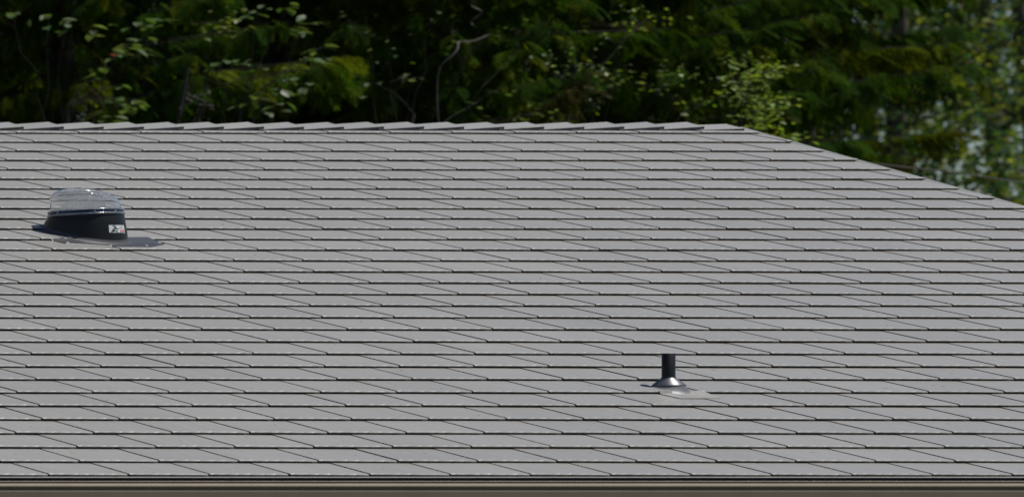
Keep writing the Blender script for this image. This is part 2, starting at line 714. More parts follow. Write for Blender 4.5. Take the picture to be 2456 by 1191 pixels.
for (k, s, x) in spots:
    if x > gable_x(s) - .05:
        continue
    dens = max(0, 1 - k / 26.0)
    # litter caught along the left joint
    if rnd.random() < .25 + .7 * dens:
        c0 = rnd.uniform(.03, EXPO - .03)
        for _ in range(rnd.randint(1, int(3 + 11 * dens))):
            q = min(max(rnd.gauss(c0, .06), .005), EXPO - .01)
            bit(x - rnd.uniform(.001, .012), s + q, shingle_surf(.99, q) + rnd.uniform(.0015, .005), rnd.uniform(.004, .013), rnd.uniform(.0012, .003),
                math.pi / 2 + rnd.gauss(0, .5), rnd.choice(cols))
    # loose bits on the face
    for _ in range(rnd.randint(0, 3)):
        q = rnd.uniform(.03, EXPO - .02)
        u = rnd.uniform(.02, PW - .03)
        zz = shingle_surf(u / PW, q) + .0006
        bit(x + u, s + q, zz, rnd.choice((.004, .006, .008, .018)) * rnd.uniform(.7, 1.2), rnd.uniform(.0012, .0035), rnd.uniform(0, 3.14), rnd.choice(cols))
    # bits at the foot of the butt edge
    for _ in range(rnd.randint(0, 2)):
        bit(x + rnd.uniform(0, PW), s - rnd.uniform(.002, .012), .0118, rnd.uniform(.003, .008), rnd.uniform(.001, .0025), rnd.uniform(0, 3.14), rnd.choice(cols))
for _ in range(110):   # caught along the gutter lip
    xg = rnd.uniform(29, 40)
    o = len(V3)
    zl_, yl_ = gz + .0015, gy + rnd.uniform(.002, .014)
    L_, w_, t_ = rnd.uniform(.004, .014), rnd.uniform(.0012, .003), rnd.uniform(-.6, .6)
    V3 += [Vector((xg - L_, yl_ - L_ * t_ * .3, zl_)), Vector((xg, yl_ - w_, zl_ + .002)), Vector((xg + L_, yl_ + L_ * t_ * .3, zl_)), Vector((xg, yl_ + w_, zl_ + .0025))]
    T3 += [rnd.choice(cols)] * 4
    F3.append((o, o + 1, o + 2, o + 3))
M_LITTER = leaf_mat('dry_needle_litter', 1.0, 0.1, 0.8, 0.2)
o = big_mesh('needle_litter', V3, F3, np.array(T3), M_LITTER)
tag(o, kind='stuff')

# ------------------------------------------------------------------ tubular skylight
def image_to_roof(px, py):
    g = (py + 2504.87) / 3647.66
    Y = EY / g
    return ((px - PPX) / FPX * Y, (Y - EY) / CB)


tx, ts = image_to_roof(204, 564)
tb = roof_pt(tx, ts, .016)
sky = empty('tubular_skylight', tb)
tag(sky, 'clear-domed tubular skylight with black curb and warning sticker', 'skylight')
# dark steel base plate, lower part lying over the course below
pl = [(-.43, -.253), (-.146, -.372), (.2, -.372), (.435, -.266), (.435, -.15), (.435, -.115), (-.44, -.115), (-.44, -.15)]


def plate(name, pl, cx, cs, mat, parent, loc):
    """A thin sheet resting on the shingles, with a turned edge."""
    n = len(pl)
    hs = []
    for a, b in pl:
        q = (cs + b) % EXPO
        hs.append(shingle_surf(.3, q) + .0055)
    V = [roof_pt(cx + a, cs + b, h) - loc for (a, b), h in zip(pl, hs)]
    V += [roof_pt(cx + a * 1.012, cs + b * 1.012, h - .003) - loc for (a, b), h in zip(pl, hs)]
    V += [roof_pt(cx + a * .99, cs + b * .99, h - .0036) - loc for (a, b), h in zip(pl, hs)]
    F = [tuple(range(n))] + [(j, n + j, n + (j + 1) % n, (j + 1) % n) for j in range(n)] + [(n + j, 2 * n + j, 2 * n + (j + 1) % n, n + (j + 1) % n) for j in range(n)]
    return pydata(name, V, F, mat, parent)


plate('base_flashing', pl, tx, ts, M_FLASH, sky, tb)
# curved foot of the curb, blending into the plate
RT = .225
prof = [(.288, .002, 1), (.278, .006, 1), (.268, .012, 1), (.260, .022, .99), (.254, .040, .97)]
V, F = lathe(prof, 64)
pydata('curb_foot', V, F, M_FOOT, sky, True)
prof = [(.256, .036, .97), (.254, .060, .9), (.245, .110, .45), (.235, .165, 0), (.229, .180, 0)]
V, F = lathe(prof, 64)
pydata('curb', V, F, M_BLACK, sky, True)
# retaining ring: dark band between two bright beads
M_RING = simple_mat('dark_chrome_ring', (0.10, 0.105, 0.13), 0.22, metal=0.9, noise=.3, scale=6)
M_BEAD = simple_mat('reflector_sun_glint', (0.62, 0.62, 0.60), 0.18, metal=0.3)
prof = [(.229, .168, 0), (.2385, .168, 0), (.2395, .171, 0), (.2395, .181, 0), (.2355, .184, 0), (.2355, .216, 0), (.2345, .220, 0), (.215, .221, 0)]
V, F = lathe(prof, 72)
pydata('retaining_ring', V, F, M_RING, sky, True)


def torus(name, Rm, r, z, mat, parent, seg=72, k=8):
    V, F = [], []
    for i in range(seg):
        a = 2 * math.pi * i / seg
        for j in range(k):
            b = 2 * math.pi * j / k
            V.append(((Rm + r * math.cos(b)) * math.cos(a), (Rm + r * math.cos(b)) * math.sin(a), z + r * math.sin(b)))
    for i in range(seg):
        for j in range(k):
            F.append((i * k + j, ((i + 1) % seg) * k + j, ((i + 1) % seg) * k + (j + 1) % k, i * k + (j + 1) % k))
    return pydata(name, V, F, mat, parent, True)


torus('bead', .2375, .0032, .183, M_BEAD, sky)
torus('bead', .2350, .003, .2195, M_BEAD, sky)
for a in (176, 272, 236, 350, 30, 90, 300):    # screws in the ring
    V, F = [], []
    ca, sa = math.cos(R(a)), math.sin(R(a))
    for r0 in (.234, .2405):
        for j in range(8):
            b = 2 * math.pi * j / 8
            rr = .006 if r0 < .235 else .0042
            tangent = rr * math.cos(b)
            V.append((r0 * ca - sa * tangent, r0 * sa + ca * tangent, .200 + rr * math.sin(b)))
    for j in range(8):
        F.append((j, (j + 1) % 8, 8 + (j + 1) % 8, 8 + j))
    F.append(tuple(range(8, 16)))
    pydata('screw', V, F, M_BEAD, sky)
for (a_, b_) in ((-.40, -.235), (-.13, -.345), (.19, -.345), (.405, -.25), (.41, -.14)):
    c_ = roof_pt(tx + a_, ts + b_, shingle_surf(.3, (ts + b_) % EXPO) + .006) - tb
    V = [c_ + Vector((.011 * math.cos(j * math.pi / 4), .011 * math.sin(j * math.pi / 4), .011 * math.sin(j * math.pi / 4) * TANB)) for j in range(8)]
    V += [c_ + Vector((.006 * math.cos(j * math.pi / 4), .006 * math.sin(j * math.pi / 4) - .002, .006 * math.sin(j * math.pi / 4) * TANB + .006)) for j in range(8)]
    pydata('screw', V, [(j, (j + 1) % 8, 8 + (j + 1) % 8, 8 + j) for j in range(8)] + [tuple(range(8, 16))], M_BEAD, sky)
# dome: thin clear acrylic shell
N = Nodes('clear_acrylic')
N.set(Roughness=0.03, IOR=1.49)
N.b.inputs['Transmission Weight'].default_value = 1.0
N.b.inputs['Base Color'].default_value = (0.97, 0.98, 1.0, 1)
tc = N.n('ShaderNodeTexCoord')
nz = N.n('ShaderNodeTexNoise')
nz.inputs['Scale'].default_value = 9
N.l(tc.outputs['Object'], nz.inputs['Vector'])
bp = N.n('ShaderNodeBump')
bp.inputs['Strength'].default_value = .015
bp.inputs['Distance'].default_value = .01
N.l(nz.outputs['Fac'], bp.inputs['Height'])
N.l(bp.outputs[0], N.b.inputs['Normal'])
df = N.n('ShaderNodeBsdfDiffuse')
df.inputs['Color'].default_value = (.72, .73, .75, 1)
mx = N.n('ShaderNodeMixShader')
N.l(maprange(N, nz.outputs['Fac'], 0.35, 0.7, .02, .08), mx.inputs[0])
N.l(N.b.outputs[0], mx.inputs[1])
N.l(df.outputs[0], mx.inputs[2])
N.l(mx.outputs[0], N.t.nodes['Material Output'].inputs['Surface'])
M_ACRYL = N.m


def dome_prof(R0, z0, H):
    P = [(R0, z0, 0), (R0 - .002, z0 + .03, 0), (R0 - .006, z0 + .07 * H / .205, 0)]
    zb = z0 + .07 * H / .205
    for t in np.linspace(0, 1, 15)[1:]:
        a = t * math.pi / 2
        P.append(((R0 - .006) * max(math.cos(a), .0008) ** .72, zb + (z0 + H - zb) * math.sin(a) ** .92, 0))
    return P


outer = dome_prof(.2205, .206, .222)
inner = dome_prof(.2165, .206, .218)
V, F = lathe(outer + inner[::-1] + [outer[0]], 64)


def skew(p):          # the dome leans: its crown sits off centre and its sunny side falls away
    t = max(0, (p[2] - .25) / .18)
    return (p[0] - .040 * t ** 1.3, p[1] + .026 * t ** 1.3, p[2] - .16 * t * max(0, p[0] * .75 - p[1] * .66))


V = [skew(p) for p in V]
dome = pydata('dome', V, F, M_ACRYL, sky, True)
# ribbed light reflector standing inside the dome, on the side away from the sun
N = Nodes('ribbed_reflector_film')
N.set(Roughness=0.35, Metallic=0.15)
N.b.inputs['Base Color'].default_value = (0.6, 0.6, 0.58, 1)
wv = N.n('ShaderNodeTexWave')
wv.wave_type = 'BANDS'
wv.bands_direction = 'X'
wv.inputs['Scale'].default_value = 34
tc = N.n('ShaderNodeTexCoord')
N.l(tc.outputs['Object'], wv.inputs['Vector'])
bp = N.n('ShaderNodeBump')
bp.inputs['Strength'].default_value = .1
bp.inputs['Distance'].default_value = .002
N.l(wv.outputs['Fac'], bp.inputs['Height'])
N.l(bp.outputs[0], N.b.inputs['Normal'])
tp = N.n('ShaderNodeBsdfTransparent')
mx = N.n('ShaderNodeMixShader')
N.l(maprange(N, wv.outputs['Fac'], 0.0, 1.0, .44, .52), mx.inputs[0])
N.l(tp.outputs[0], mx.inputs[1])
tl = N.n('ShaderNodeBsdfTranslucent')
tl.inputs['Color'].default_value = (.8, .8, .78, 1)
m2 = N.n('ShaderNodeMixShader')
m2.inputs[0].default_value = .5
N.l(N.b.outputs[0], m2.inputs[1])
N.l(tl.outputs[0], m2.inputs[2])
N.l(m2.outputs[0], mx.inputs[2])
N.l(mx.outputs[0], N.t.nodes['Material Output'].inputs['Surface'])
M_REFL = N.m
V, F = [], []
na = 40
for i in range(na + 1):
    a = R(172 + 92 * i / na)
    for (r, z) in ((.196, .212), (.196, .30), (.190, .345), (.178, .378)):
        V.append((r * math.cos(a), r * math.sin(a), z + (.010 if z > .3 else 0) * math.sin(a * 2)))
for i in range(na):
    for j in range(3):
        q = i * 4 + j
        F.append((q, q + 4, q + 5, q + 1))
pydata('reflector', [skew((q[0] * .97, q[1] * .97, q[2])) for q in V], F, M_REFL, sky, True)
glint = [skew((.1735 * math.cos(R(a)), .1735 * math.sin(R(a)), .381 + .010 * math.sin(R(a) * 2))) for a in range(176, 264, 4)]  # bright strip added in place of the sun glint along the reflector top
V, F = tube_arrays(glint, .0045, 6)
pydata('reflector_glint', [tuple(v) for v in V], [tuple(int(i) for i in f) for f in F], M_BEAD, sky, True)
# mouth of the light pipe
M_PIPEIN = simple_mat('mirror_light_pipe', (0.75, 0.75, 0.76), 0.15, metal=1.0)
prof = [(.2140, .2195, 0), (.180, .221, 0), (.176, .217, 0), (.176, .06, 0), (.005, .05, 0)]
V, F = lathe(prof, 48)
pydata('light_pipe', V, F, M_PIPEIN, sky, True)

# warning sticker: curved patch with flat print
M_WHITE = simple_mat('sticker_white', (0.72, 0.73, 0.74), 0.45, noise=.03)
M_INK = simple_mat('sticker_black_ink', (0.015, 0.015, 0.02), 0.5)
M_RED = simple_mat('sticker_red_ink', (0.62, 0.05, 0.07), 0.5)
M_PINK = simple_mat('sticker_pale_print', (0.70, 0.45, 0.46), 0.5)
CURB = [(.254, .060, .9), (.245, .110, .45), (.235, .165, 0)]


def curb_surface(a, z, off):
    """Point of the curb at azimuth a where its height above the base point is z (approx.)."""
    lo, hi = 0.0, 1.0
    def at(t):
        if t < .5:
            p, q, u = CURB[0], CURB[1], t * 2
        else:
            p, q, u = CURB[1], CURB[2], t * 2 - 1
        r = p[0] + (q[0] - p[0]) * u
        k = p[2] + (q[2] - p[2]) * u
        zz = p[1] + (q[1] - p[1]) * u
        return (r + off), zz + k * r * math.sin(a) * TANB
    for _ in range(30):
        m = (lo + hi) / 2
        if at(m)[1] < z:
            lo = m
        else:
            hi = m
    r, zz = at((lo + hi) / 2)
    return Vector((r * math.cos(a), r * math.sin(a), zz))


ST_A0, ST_A1, ST_Z0, ST_Z1 = R(-103), R(-68), .000, .068   # azimuths of its left and right edge


def st(u, v, off):
    a = ST_A0 + (ST_A1 - ST_A0) * u
    return curb_surface(a, ST_Z0 + (ST_Z1 - ST_Z0) * v, off)


nu, nv = 14, 6
V = [st(i / nu, j / nv, .0018) for i in range(nu + 1) for j in range(nv + 1)]
F = [(i * (nv + 1) + j, (i + 1) * (nv + 1) + j, (i + 1) * (nv + 1) + j + 1, i * (nv + 1) + j + 1) for i in range(nu) for j in range(nv)]
sticker = pydata('sticker', V, F, M_WHITE, sky, True)


def stroke(P, w):
    """A flat stroke on the sticker through (u, v) points."""
    V, F = [], []
    for (u0, v0), (u1, v1) in zip(P[:-1], P[1:]):
        dx, dy = (u1 - u0) * 1.9, (v1 - v0)
        L = math.hypot(dx, dy)
        nx, ny = -dy / L * w / 1.9, dx / L * w
        o = len(V)
        n = max(1, int(L / .12))
        for t in range(n + 1):
            f = t / n
            V.append(st(u0 + (u1 - u0) * f + nx, v0 + (v1 - v0) * f + ny, .0034))
            V.append(st(u0 + (u1 - u0) * f - nx, v0 + (v1 - v0) * f - ny, .0034))
        for t in range(n):
            F.append((o + 2 * t, o + 2 * t + 1, o + 2 * t + 3, o + 2 * t + 2))
    return V, F


def print_part(name, strokes, mat):
    V, F = join_arrays([(np.array([tuple(p) for p in a]), np.array(b)) for a, b in strokes])
    return pydata(name, [tuple(v) for v in V], [tuple(int(i) for i in f) for f in F], mat, sticker)


# falling figure: arm up, torso, legs
fig = [stroke([(.20, .95), (.31, .78), (.40, .62)], .045), stroke([(.40, .62), (.27, .57), (.18, .30), (.12, .06)], .065),
       stroke([(.33, .57), (.46, .42), (.53, .56)], .04), stroke([(.24, .36), (.36, .22), (.47, .10)], .045),
       stroke([(.20, .20), (.28, .18)], .07), stroke([(.27, .93), (.42, .91)], .022)]
print_part('pictogram', fig, M_INK)
print_part('red_block', [stroke([(.62, .23), (.95, .23)], .125)], M_RED)
print_part('red_text', [stroke([(.60, .88), (.64, .88)], .04), stroke([(.66, .88), (.72, .88)], .04), stroke([(.74, .88), (.80, .88)], .04), stroke([(.82, .88), (.90, .88)], .04)], M_PINK)
print_part('small_text', [stroke([(.68, .73), (.72, .73)], .022), stroke([(.74, .73), (.80, .73)], .022), stroke([(.58, .58), (.68, .56)], .028), stroke([(.72, .56), (.77, .56)], .028), stroke([(.81, .56), (.92, .56)], .028)], M_INK)
print_part('white_text', [stroke([(.66, .30), (.70, .18)], .02), stroke([(.72, .18), (.72, .31)], .016), stroke([(.76, .30), (.80, .18)], .02), stroke([(.83, .18), (.83, .31)], .016), stroke([(.87, .30), (.90, .18)], .02)], M_WHITE)

# ------------------------------------------------------------------ vent pipe
vx, vs = image_to_roof(1601.5, 933.5)
vb = roof_pt(vx, vs, .014)
vent = empty('vent_pipe', vb)
tag(vent, 'black plumbing vent pipe with flared grey metal flashing', 'vent pipe')
sc_ = FPX / vb.y
zt = (932 - 845.5) / sc_
RP = .0355
prof = [(RP, .02, 0), (RP, zt - .001, 0), (RP - .001, zt, 0), (RP - .005, zt, 0), (RP - .0055, zt - .002, 0), (RP - .0055, .05, 0)]
V, F = lathe(prof, 40)
p = pydata('pipe', V, F, M_PIPE, vent, False)
p.data.polygons.foreach_set('use_smooth', [True] * 40 + [False] * 120 + [True] * 40)
zr_, zc = (932 - 923) / sc_, (932 - 904.5) / sc_
M_CONE = simple_mat('grey_steel_collar', (0.15, 0.15, 0.165), 0.42, metal=0.7, noise=.1, scale=14)
prof = [(.0365, zc + .002, 0), (.040, zc, 0), (.045, zc - .008, 0), (.054, zc - .018, 0), (.068, zc - .032, 0), (.0895, zr_ + .003, 0), (.0915, zr_, 0), (.0900, zr_ - .002, 0)]
V, F = lathe(prof, 56)
pydata('storm_collar', V, F, M_CONE, vent, True)
torus('rubber_seal', .0365, .0042, zc + .002, M_BLACK, vent, 40, 6)
prof = [(.0885, zr_ - .0015, 0), (.093, zr_ - .010, .25), (.104, .014, .7), (.118, .005, 1), (.140, .0035, 1)]
V, F = lathe(prof, 56)
M_CONE2 = simple_mat('dull_steel_cone', (0.18, 0.18, 0.19), 0.55, metal=0.4, noise=.15, scale=30)
pydata('flashing_cone', V, F, M_CONE2, vent, True)
pl = [(-.174, -.075), (-.174, -.10), (-.162, -.212), (-.15, -.222), (.155, -.222), (.168, -.21), (.168, -.075)]
plate('base_flashing', pl, vx, vs, M_FLASH2, vent, vb)

# ------------------------------------------------------------------ overhead service cable behind the gable
def at(px, py, Y):
    return Vector(((px - PPX) / FPX * Y, Y, CAMZ + (PPY - py) / FPX * Y))


P = []
for px, py in ((1700, 352), (1850, 366), (2000, 384), (2115, 395), (2281, 412.5), (2456, 438.5), (2700, 474), (3100, 520), (3700, 560), (4500, 570)):
    P.append(tuple(at(px, py, 49 + (px - 1700) * .002)))
tA = np.linspace(0, 1, len(P))
tt = np.linspace(0, 1, 60)
P = np.array(P)
PP = np.stack([np.interp(tt, tA, P[:, i]) for i in range(3)], 1)
V, F = tube_arrays(PP, .010, 6)
cab = big_mesh('overhead_cable', V, F, None, M_WIRE, None, True)
tag(cab, 'thin brown cable sagging behind the right roof edge', 'cable')

# ------------------------------------------------------------------ vegetation
rng = np.random.default_rng(11)


def frond_template(n=11, wid=.03, seed=0):
    """A flat drooping cedar spray, length 1 along +Y, side sprigs as narrow quads."""
    r = np.random.default_rng(seed)
    V, F = [], []

    def quad(p, d, L, w):
        d = d / np.linalg.norm(d)
        s = np.array([-d[1], d[0], 0]) * w
        o = len(V)
        V.extend([p, p + d * L * .45 + s, p + d * L, p + d * L * .45 - s])
        F.append((o, o + 1, o + 2, o + 3))
    for i in range(n):
        t = (i + .5) / n
        for sd in (-1, 1):
            a = sd * R(r.uniform(32, 50))
            L = (.46 * (1 - t) ** .75 + .10) * r.uniform(.8, 1.15)
            p = np.array([0, t, 0.0])
            d = np.array([math.sin(a), math.cos(a), 0])
            quad(p, d, L, wid * r.uniform(.7, 1.2))
            if L > .3:
                quad(p + d * L * .5, np.array([math.sin(a * .3), math.cos(a * .3), 0]), L * .5, wid * .7)
    quad(np.array([0, .8, 0.]), np.array([0, 1, 0.]), .28, wid)
    quad(np.array([0, 0, 0.]), np.array([0, 1, 0.]), .9, .012)
    V = np.array(V)
    V[:, 2] = -.42 * V[:, 1] ** 2 - .25 * V[:, 0] ** 2
    return V, np.array(F, np.int32)


def scatter(tmpl, pos, fwd, up, size, tint, var=.25):
    """Copies of a template: Y axis along fwd, Z towards up."""
    TV, TF = tmpl
    n = len(pos)
    f = fwd / np.linalg.norm(fwd, axis=1)[:, None]
    s = np.cross(f, up)
    s /= np.linalg.norm(s, axis=1)[:, None] + 1e-9
    u = np.cross(s, f)
    V = pos[:, None, :] + size[:, None, None] * (TV[None, :, 0:1] * s[:, None, :] + TV[None, :, 1:2] * f[:, None, :] + TV[None, :, 2:3] * u[:, None, :])
    F = TF[None] + (np.arange(n) * len(TV))[:, None, None]
    C = np.repeat(tint[:, None, :], len(TV), 1)
    return V.reshape(-1, 3), F.reshape(-1, TF.shape[1]), C.reshape(-1, 3)


FRONDS = [frond_template(13, .023, s) for s in range(4)]
FRONDC = frond_template(5, .075, 9)
CEDAR_COLS = np.array([(.018, .040, .004), (.026, .048, .004), (.045, .056, .004), (.013, .032, .005), (.060, .078, .006), (.030, .026, .009)])


def cedar(x, y, H, Rc, label, zlo, zhi, fine=1.0, coarse=1.0, az=(0, 360), seed=1, bare=0.0, brightness=1.0, group='conifers behind the house', base=1.2, inner=0):
    r = np.random.default_rng(seed)
    tr = empty('cedar_tree', (x, y, 0))
    tag(tr, label, 'tree', group)
    # trunk
    zz = np.linspace(0, H, 14)
    P = np.stack([.12 * np.sin(zz * .35 + seed), .12 * np.cos(zz * .3 + seed * 2), zz], 1)
    P[0, :2] = 0
    V, F = tube_arrays(P, np.interp(zz, [0, 1, H], [.34, .17, .02]) * (H / 20), 10)
    big_mesh('trunk', V, F, None, M_BARK_RED, tr, True)
    limbs, Vs, Fs, Cs, off = [], [], [], [], 0

    def radius(z):
        t = min(max(z / H, 0), 1)
        return Rc * (1 - t) ** .8 * min(1, .45 + z / (H * .25)) + .15

    def fronds(pos, fwd, up, size, fine_, hue):
        nonlocal off
        n = len(pos)
        ci = np.where(r.random(n) < .7, hue, r.choice(len(CEDAR_COLS), n, p=[.30, .26, .14, .20, .06, .04]))
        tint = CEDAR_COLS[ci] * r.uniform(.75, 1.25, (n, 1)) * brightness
        if fine_:
            k = r.integers(0, 4)
            V, F, C = scatter(FRONDS[k], pos, fwd, up, size, tint)
        else:
            V, F, C = scatter(FRONDC, pos, fwd, up, size, tint)
        Vs.append(V); Fs.append(F + off); Cs.append(C)
        off += len(V)

    z = base
    while z < H - .4:
        infine = zlo - .6 < z < zhi + 1.8
        dz = (.085 / fine) if infine else (.38 / coarse)
        a = R(r.uniform(*az))
        L = radius(z) * r.uniform(.65, 1.12)
        d = np.array([math.cos(a), math.sin(a), 0])
        t = np.linspace(0, 1, 8)
        drop = r.uniform(.12, .38)
        B = np.array([P[0, 0], P[0, 1], z]) + d * (t * L)[:, None] + np.array([0, 0, 1]) * (L * (-drop * t + .22 * t ** 2.5 + .06 * np.sin(3 * t + a)))[:, None]
        B[:, :2] += (r.normal(0, .05, (8, 2)) * t[:, None] * L).cumsum(0) * .3
        limbs.append(tube_arrays(B, np.interp(t, [0, 1], [.014 * L / 3 + .005, .003]), 5))
        nf = int(L * (19 if infine else 7))
        if r.random() < bare:
            nf = int(nf * .12)
        if nf < 1:
            z += dz
            continue
        u = r.uniform(.18, 1.0, nf) ** .8
        pos = np.stack([np.interp(u, t, B[:, i]) for i in range(3)], 1)
        side = np.array([-d[1], d[0], 0])
        sg = r.choice([-1, 1], nf)
        fw = d[None] * r.uniform(.35, 1.0, (nf, 1)) + side[None] * (sg * r.uniform(.2, .95, nf))[:, None]
        fw[:, 2] = r.uniform(-1.5, -.1, nf)
        up = np.tile([0, 0, 1.0], (nf, 1)) + r.normal(0, .28, (nf, 3))
        size = r.uniform(.20, .42, nf) if infine else r.uniform(.5, .95, nf)
        fronds(pos, fw, up, size, infine, r.choice(len(CEDAR_COLS), p=[.30, .25, .14, .19, .11, .01]))
        z += dz * r.uniform(.6, 1.4)
    if inner:          # short sprays close round the trunk
        a = r.uniform(0, 2 * math.pi, inner)
        rr = r.uniform(.25, .95, inner)
        pos = np.stack([P[4, 0] + rr * np.cos(a), P[4, 1] + rr * np.sin(a), r.uniform(zlo - .3, zhi + .6, inner)], 1)
        fw = np.stack([np.cos(a), np.sin(a), r.uniform(-2.2, -.5, inner)], 1) + r.normal(0, .25, (inner, 3))
        fronds(pos, fw, np.tile([0, 0, 1.0], (inner, 1)) + r.normal(0, .3, (inner, 3)), r.uniform(.28, .5, inner), True, 1)
    V, F = join_arrays(limbs)
    big_mesh('limbs', V, F, None, M_BARK_RED, tr, True)['kind'] = 'stuff'
    big_mesh('crown', np.concatenate(Vs), np.concatenate(Fs), np.concatenate(Cs), M_CEDAR, tr)
    return tr


def xz(px, Y):
    return (px - PPX) / FPX * Y


def zof(py, Y):
    return CAMZ + (PPY - py) / FPX * Y


def band(Y, y0=0, y1=310):
    return zof(y1, Y), zof(y0, Y)


# front row of conifers, left to right in the picture, standing behind the house
FRONT = [(-260, 55, 19, 3.2, 'tall dark cedar at the far left edge behind the roof', 1.1, .05),
         (180, 54, 22, 3.4, 'dark cedar behind the ridge straight above the skylight dome', 1.1, .08),
         (640, 56, 21, 3.3, 'dark cedar right behind the hazel beside the crooked limb', 1.1, .08),
         (1040, 54, 23, 3.3, 'dark cedar right behind the pale crooked dead limb', 1.25, .0),
         (1460, 55, 22, 3.1, 'dark cedar behind the ridge just left of above the vent pipe', 1.1, .12),
         (1790, 56, 20, 3.0, 'rightmost near cedar, its drooping boughs hiding part of the poplars', 1.7, .0)]
for i, (px, Y, H, Rc, lab, fine, bare) in enumerate(FRONT):
    zl, zh = band(Y - 2.5, 0, 310)
    zl -= .3
    cedar(xz(px, Y), Y, H, Rc, lab, zl, zh + .5, fine, 1.2, (0, 360), 20 + i, bare, 1.0, 'conifers just behind the house', 1.2 if i < 5 else zof(255, Y), 300)
# second and third rows close the gaps
for i, (px, Y, H, Rc, lab) in enumerate([(-80, 61, 24, 3.8, 'second-row cedar at the left end in deep shade'), (420, 62, 25, 3.8, 'second-row cedar between the two leftmost near cedars'),
                                    (860, 61, 24, 3.8, 'second-row cedar left of the crooked limb'), (1290, 62, 25, 3.6, 'second-row cedar right of the crooked limb'),
                                    (1660, 63, 23, 3.4, 'second-row cedar left of the drooping boughs'),
                                    (1930, 62, 22, 2.3, 'second-row cedar closest to the poplars, its lower boughs missing')]):
    zl, zh = band(Y)
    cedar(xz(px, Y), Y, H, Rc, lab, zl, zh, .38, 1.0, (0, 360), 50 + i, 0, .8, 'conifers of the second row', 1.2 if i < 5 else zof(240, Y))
for i, (px, Y, H, Rc, lab) in enumerate([(150, 72, 27, 4.6, 'rear cedar glimpsed at the left through the front rows'), (700, 73, 27, 4.6, 'rear cedar glimpsed through gaps left of the middle'), (1180, 72, 27, 4.4, 'rear cedar glimpsed through gaps at the middle'), (1600, 74, 26, 4.0, 'rear cedar glimpsed left of the poplars'),
                                    (1110, 79, 27, 4.2, 'faint rear cedar deep in shade beyond the crooked dead limb'), (310, 79, 27, 4.2, 'rear cedar directly behind the slim hazels'),
                                    (-140, 82, 28, 4.8, 'rearmost cedar at the far left behind the rear row'), (430, 83, 28, 4.8, 'rearmost cedar left of the middle behind the rear row'),
                                    (940, 82, 28, 4.8, 'rearmost cedar at the middle behind the rear row'), (1400, 84, 28, 4.6, 'rearmost cedar right of the middle behind the rear row')]):
    zl, zh = band(Y)
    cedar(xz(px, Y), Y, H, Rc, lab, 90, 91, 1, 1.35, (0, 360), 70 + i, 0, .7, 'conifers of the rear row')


# ---- broad-leaved trees
def leaf_template(asp=.62, fold=.18, droop=.22, tip=True):
    V = np.array([(0, 0, 0), (asp * .32, .22, fold * .2), (asp * .5, .48, fold * .3), (asp * .30, .78, fold * .15), (0, 1, 0),
                  (-asp * .30, .78, fold * .15), (-asp * .5, .48, fold * .3), (-asp * .32, .22, fold * .2), (0, .5, 0)], float)
    V[:, 2] -= droop * V[:, 1] ** 2
    F = np.array([(0, 1, 2, 8), (8, 2, 3, 4), (8, 4, 5, 6), (0, 8, 6, 7)], np.int32)
    return V, F


LEAF = leaf_template()
SMALL = (np.array([(0, 0, 0), (.38, .38, .06), (0, 1, -.12), (-.38, .38, .06)], float), np.array([(0, 1, 2, 3)], np.int32))


def limb_path(p0, p1, n=9, sag=.1, r=None, wob=.05):
    t = np.linspace(0, 1, n)
    P = np.asarray(p0)[None] * (1 - t)[:, None] + np.asarray(p1)[None] * t[:, None]
    L = np.linalg.norm(np.asarray(p1) - np.asarray(p0))
    P[:, 2] += sag * L * np.sin(math.pi * t)
    P += (r.normal(0, wob, (n, 3)) * (np.sin(math.pi * t))[:, None]) * L * .3
    return P


